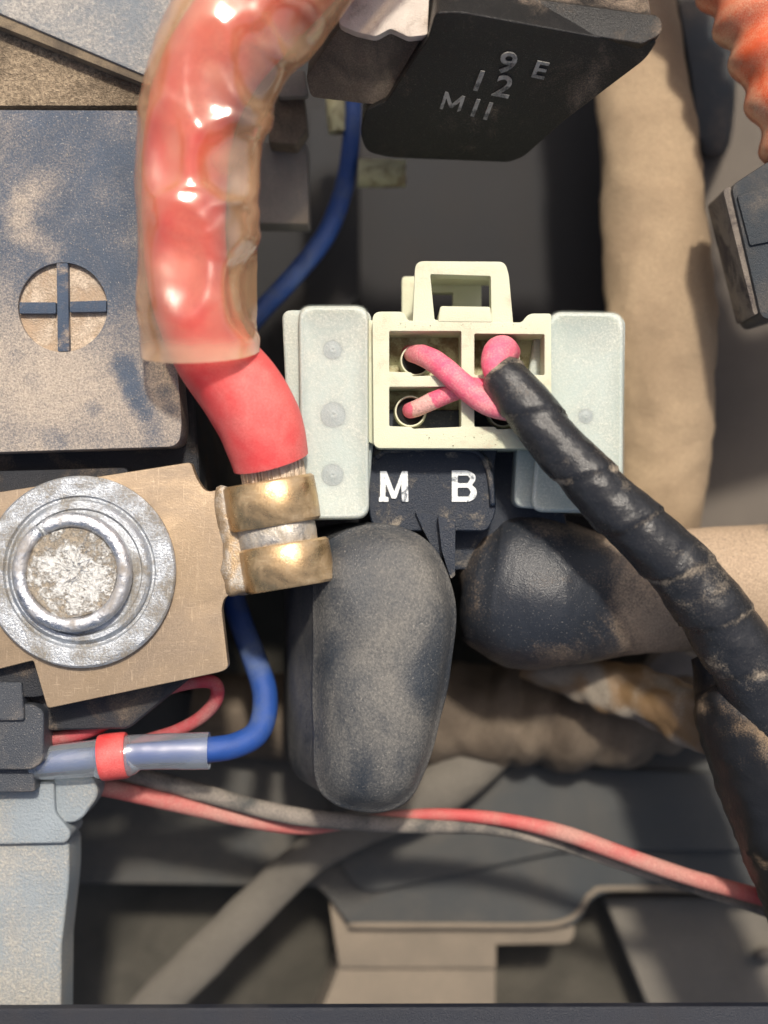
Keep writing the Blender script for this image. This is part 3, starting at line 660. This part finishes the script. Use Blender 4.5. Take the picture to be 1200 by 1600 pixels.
# ================================================================ PINK WIRES
G = 'pink wires leaving the cream connector'
def pink(path, label, nn=22, dust=None):
    return simple('pink_wire', tube(path, n=nn, steps=12, dust=dust, rfun=lambda s, th, P: 1+.05*nz(P, .04)+.02*nz(P, .15)), M_pink, label, 'wire', G, 180)
pink([(640, 552, -90, 13), (646, 553, -50, 14), (662, 556, -22, 17), (684, 568, 2, 18), (712, 592, 16, 19), (740, 616, 22, 19), (768, 634, 30, 18), (800, 645, 40, 14)],
     'uppermost pink wire from the upper left socket crossing into the black taped harness')
pink([(638, 642, -80, 12), (642, 641, -42, 12.5), (656, 636, -26, 13.5), (682, 624, -14, 14), (710, 612, -6, 14), (745, 604, 2, 14), (790, 620, 14, 12)],
     'dusty pink wire rising from the lower left socket behind the brighter one', 22, lambda s_, th, P: .9 if 52+3*math.sin(th*2) < s_ < 84+4*math.sin(th) else 0)
pink([(796, 552, -95, 15), (793, 550, -40, 20), (786, 548, -6, 24), (779, 553, 16, 25), (775, 570, 28, 23), (784, 595, 30, 21), (812, 630, 34, 18)],
     'short fat pink wire looping out of the upper right socket into the tape', 28)

# ================================================================ TAPED HARNESS
t = thing('taped_harness', (1150, 1100, -60), 'black tape wrapped wire harness slanting from the connector to the lower right', 'wire harness')
def tape_r(pitch, amp, off=0):
    def f(s, th, P):
        u = (s/pitch+th/(2*math.pi)*1.0+off+.35*noise.noise((s*.006, 0, 3))) % 1.0
        return 1+amp*(u-.5)*1.0+.05*nz(P, .02)+.03*nz(P, .06)
    return f
def tape_d(pitch, off=0):
    def f(s, th, P):
        u = (s/pitch+th/(2*math.pi)+off+.35*noise.noise((s*.006, 0, 3))) % 1.0
        d = max(0, 1-abs(u-.02)/.09, 1-abs(u-1.02)/.09)
        return .55*d*(.5+nz(P, .025))
    return f
h1 = [(776, 576, 34, 28), (787, 589, 36, 36), (815, 624, 44, 40), (860, 682, 52, 41), (910, 737, 55, 43), (960, 790, 52, 46), (1012, 838, 45, 48), (1064, 890, 34, 51), (1112, 952, 18, 55), (1158, 1022, 0, 58), (1202, 1100, -20, 60), (1250, 1190, -50, 60)]
finish('tape_wrap', tube(h1, n=48, steps=14, rfun=tape_r(104, .085), dust=lambda s, th, P: tape_d(104)(s, th, P)+max(0, .35-s/60)+(.22 if math.sin(th-.9) > .75 and nz(P, .02) > -.1 else 0)), M_tape, t, 45)
h2 = [(1120, 1010, -90, 44), (1146, 1058, -80, 66), (1168, 1106, -66, 86), (1210, 1216, -66, 88), (1246, 1312, -76, 88), (1280, 1400, -90, 88), (1330, 1530, -120, 84), (1400, 1680, -150, 80)]
finish('tape_wrap', tube(h2, n=48, steps=14, rfun=tape_r(210, .03, .3), dust=tape_d(210, .3)), M_tape_deep, t, 45)
finish('branch_sleeve', tube([(820, 1036, -330, 26), (870, 1050, -310, 28), (930, 1066, -280, 34), (1000, 1088, -240, 40), (1070, 1112, -190, 44), (1140, 1135, -140, 46), (1190, 1160, -110, 40)], n=48, steps=16, flat=.75,
       rfun=lambda s, th, P: 1+.13*math.sin(th*3+s*.03)+.07*abs(math.sin(th*2.5-s*.05))+.12*nz(P, .03), dust=lambda s, th, P: .8*nz(P, .02, 4)), M_branch, t, 180)

# ================================================================ RUBBER BOOTS
t = thing('rubber_boot', (600, 1050, -300), 'large upright rubber boot shaped like a tongue below the letter M', 'rubber boot')
bo = smooth_outline([(489, 1000), (489, 900), (504, 855), (545, 826), (600, 817), (650, 832), (685, 866), (705, 912), (712, 970), (703, 1060), (682, 1150), (662, 1208), (638, 1250), (600, 1269), (556, 1269), (516, 1254), (492, 1220), (488, 1120)], 6)
finish('boot_body', loft(bo, [(-330, .86, .84, -52, -26), (-280, .95, .90, -50, -22), (-180, 1.0, .94, -36, -16), (-90, .99, .97, -14, -8), (-50, .99, .985, -3, -3), (-38, .996, .997, 0, 0), (-27, 1.0, 1.0, 0, 0), (-22.5, .995, .996, 0, 0), (-20.5, .984, .989, 0, 0), (-18, .966, .978, 0, 0),
       (-10, .925, .955, 0, 0), (6, .87, .92, 2, 2), (20, .78, .85, 4, 4), (31, .65, .73, 6, 6), (39, .49, .57, 8, 8), (44, .32, .38, 8, 10), (46, .16, .2, 8, 10), (46.5, .02, .02, 8, 10)], wob=3.5, freq=.012), M_rub, t, 50)
t = thing('rubber_boot', (850, 920, -300), 'rounded rubber boot on a tan dusty hose passing under the taped harness', 'rubber boot')
rb = [(716, 905, -175, 10), (722, 905, -175, 50), (738, 908, -175, 84), (765, 914, -175, 106), (805, 920, -172, 120), (850, 926, -172, 121), (900, 930, -178, 110), (950, 932, -185, 97), (1000, 928, -190, 92), (1060, 922, -195, 95), (1130, 918, -200, 96), (1220, 915, -210, 96), (1360, 912, -230, 94)]
finish('boot_body', tube(rb, n=64, steps=14, flat=.85, rfun=lambda s, th, P: 1+.05*nz(P, .012, 2)+.012*nz(P, .06)), M_rub2, t, 180)

# ================================================================ UPPER MOULDED BOX
t = thing('moulded_box', (850, 120, -200), 'tilted black moulded box embossed 9E 12 MII at the top of the picture', 'electrical box')
BS = 1.15
bz = lambda x, y: 60-(y-60)*BS+(x-800)*.05
nrm = Vector((-.05, -BS, 1)).normalized()          # world axes
depth = tuple(-nrm*170)
face = rounded([(716, 18, 18), (1002, 70, 6), (1030, 60, 14), (1010, 92, 14), (880, 190, 6), (818, 246, 14), (795, 254, 8), (612, 247, 14), (572, 238, 14), (562, 205, 14), (572, 172, 6), (604, 158, 5), (668, 62, 8), (680, 20, 8)], 6, 5)
finish('box_body', prism(face, 0, 0, zf=bz, ext=depth, bevel=11, seg=4), M_block, t, 40)
finish('box_rim', prism(rounded([(712, -20), (1034, 24, 14), (1036, 52, 14), (1004, 68, 6), (740, 28, 16), (716, 6, 10)], 6, 5), 0, 0, zf=lambda x, y: bz(x, 60)+4+(y-60)*.5, ext=(0, 0, -30), bevel=6, seg=3), M_block, t, 40)
# embossed characters, mapped on the tilted face
def char_on_face(ch, x, y, size, name):
    if ch == 'M':
        P_ = [(-.38, -.35), (-.27, -.35), (-.27, .12), (-.05, -.22), (.05, -.22), (.27, .12), (.27, -.35), (.38, -.35), (.38, .35), (.27, .35), (0, -.06), (-.27, .35), (-.38, .35)]
        an = math.radians(13); ca, sa = math.cos(an), math.sin(an); bm = bmesh.new(); rows = []
        for h in (0, .04):
            rw = []
            for u, v in P_:
                u += .35*v
                X = x+(u*ca-v*sa*.2)*size*1.0; Y = y+(u*sa-v*ca)*size
                rw.append(bm.verts.new(W((X, Y, bz(X, Y)))+nrm*(h*size+1)*S))
            rows.append(rw)
        for k in range(len(P_)): bm.faces.new((rows[0][k], rows[0][(k+1) % len(P_)], rows[1][(k+1) % len(P_)], rows[1][k]))
        bm.faces.new(rows[0][::-1]); bm.faces.new(rows[1])
        return finish(name, bm, M_emboss, t, 40)
    cu = bpy.data.curves.new(name, 'FONT'); cu.body = ch; cu.size = 1; cu.extrude = .03; cu.offset = .002 if ch == 'M' else .012; cu.shear = .35
    cu.align_x = 'CENTER'; cu.align_y = 'CENTER'; cu.fill_mode = 'BOTH'; cu.resolution_u = 4
    tmp = bpy.data.objects.new('tmp', cu); COL.objects.link(tmp)
    bpy.context.view_layer.update()
    me = bpy.data.meshes.new_from_object(tmp.evaluated_get(bpy.context.evaluated_depsgraph_get()))
    bpy.data.objects.remove(tmp); bpy.data.curves.remove(cu)
    an = math.radians(13); ca, sa = math.cos(an), math.sin(an)
    def to(u, v, h):
        X = x+(u*ca-v*sa*.2)*size*1.18; Y = y+(u*sa*1.0-v*ca)*size
        return W((X, Y, bz(X, Y)))+nrm*(h*size+3)*S
    for v in me.vertices: v.co = to(v.co.x, v.co.y, v.co.z)
    me.name = name
    return link(name, me, M_emboss, t, 40)
for ch, x, y, sz in (('9', 786, 97, 50), ('E', 838, 108, 40), ('1', 742, 125, 48), ('2', 780, 134, 50), ('M', 707, 159, 42), ('I', 737, 167, 42), ('I', 757, 172, 42)):
    char_on_face(ch, x, y, sz, 'embossed_character')
t = thing('relay_socket', (570, 100, -150), 'brown dusty socket with a sunlit white top beside the moulded black box', 'socket')
finish('socket_body', prism(rounded([(532, 40), (662, 58, 4), (600, 166, 10), (486, 152, 8), (478, 120, 8)], 6, 4), 0, 0, zf=lambda x, y: 20-(y-50)*.9, ext=(0, 90, -110), bevel=6, seg=3), M_brown, t)
finish('socket_top', prism(rounded([(520, -60), (672, -60), (668, 52, 4), (640, 57), (612, 44, 6), (585, 58, 8), (556, 52, 6), (530, 38)], 4, 4), 42, 20, bevel=4, wob=4), M_white, t)  # dusty top; sunlight and its jagged shadow edge put into colour and outline
t = thing('steel_bracket', (440, 250, -260), 'dull steel bracket with a hex nut between the red cable and the blue wire', 'bracket')
finish('bracket_plate', prism(rounded([(380, 222), (480, 224, 3), (482, 350, 4), (380, 348)], 3), -230, -300, bevel=4), M_steel, t)
finish('hex_nut', prism(rounded([(418, 150), (440, 128), (474, 140), (480, 200), (462, 226), (420, 222)], 4), -170, -228, bevel=5), M_brown, t)
finish('nut_cap', prism(rounded([(430, 108), (476, 108), (482, 150), (434, 152)], 6), -150, -168, bevel=5), M_steel, t)
simple('post', prism(rounded([(480, 170), (560, 170), (560, 470), (480, 520)], 10), -520, -700, bevel=10), M_dark, 'dim dark upright post behind the blue wire', 'post')
simple('plug', tube([(524, 150, -330, 15), (526, 180, -330, 16), (528, 207, -330, 15)], n=16, steps=4), M_cream_in, 'small cream plug on the blue wire under the brown socket', 'plug')
simple('plug', tube([(560, 270, -330, 22), (600, 271, -330, 22), (634, 271, -330, 21)], n=20, steps=4), M_cream_in, 'short cream plug lying under the moulded black box', 'plug')

# ================================================================ LOOSE GRIT
def grit(name, spots, m, parent, seed):
    bm = bmesh.new(); rnd = random.Random(seed)
    for (x0, y0, x1, y1, z, n) in spots:
        for i in range(n):
            c = W((rnd.uniform(x0, x1), rnd.uniform(y0, y1), z)); q = rnd.uniform(.5, 1.5)*S
            vs = [bm.verts.new(c+Vector((rnd.uniform(-1, 1), rnd.uniform(-1, 1), h))*q) for h in (0, .1, .2, 1.2)]
            for f in ((0, 1, 2), (0, 1, 3), (1, 2, 3), (0, 2, 3)): bm.faces.new([vs[k] for k in f])
    return tag(finish(name, bm, m, parent, 30), kind='stuff')
M_grit = mat('grit', (.46, .38, .28), rough=.95, vary=.4)
grit('loose_grit', [(5, 180, 225, 400, 20.4, 90), (5, 560, 265, 700, 20.4, 160), (40, 420, 155, 545, 9.4, 40)], M_grit, bpy.data.objects['battery'], 1)
M_dirt = mat('dark_dirt', (.10, .07, .04), rough=.95, vary=.4)
grit('loose_dirt', [(610, 505, 850, 514, .4, 26), (600, 674, 800, 696, .4, 22), (612, 560, 716, 582, -85, 30), (745, 524, 770, 580, -85, 24)], M_dirt, bpy.data.objects['connector'], 2)

t = thing('knob', (1192, 1492, -560), 'small pale knob on the side plate at the lower right border', 'knob')
finish('knob_body', loft(circle(1196, 1492, 18, 20, 13), [(-640, 1, 1, 0, 0), (-600, 1, 1, 0, 0), (-590, .9, .9, 0, 0), (-584, .6, .6, 0, 0)]), M_wall, t, 50)
struct('shelf_lip', tube([(545, 1446, -522, 5), (700, 1446, -522, 5), (840, 1446, -522, 5), (885, 1438, -522, 5), (908, 1420, -522, 5), (925, 1396, -522, 5), (975, 1388, -522, 5), (1300, 1394, -522, 5)], n=10, steps=6), M_ledge, 180)
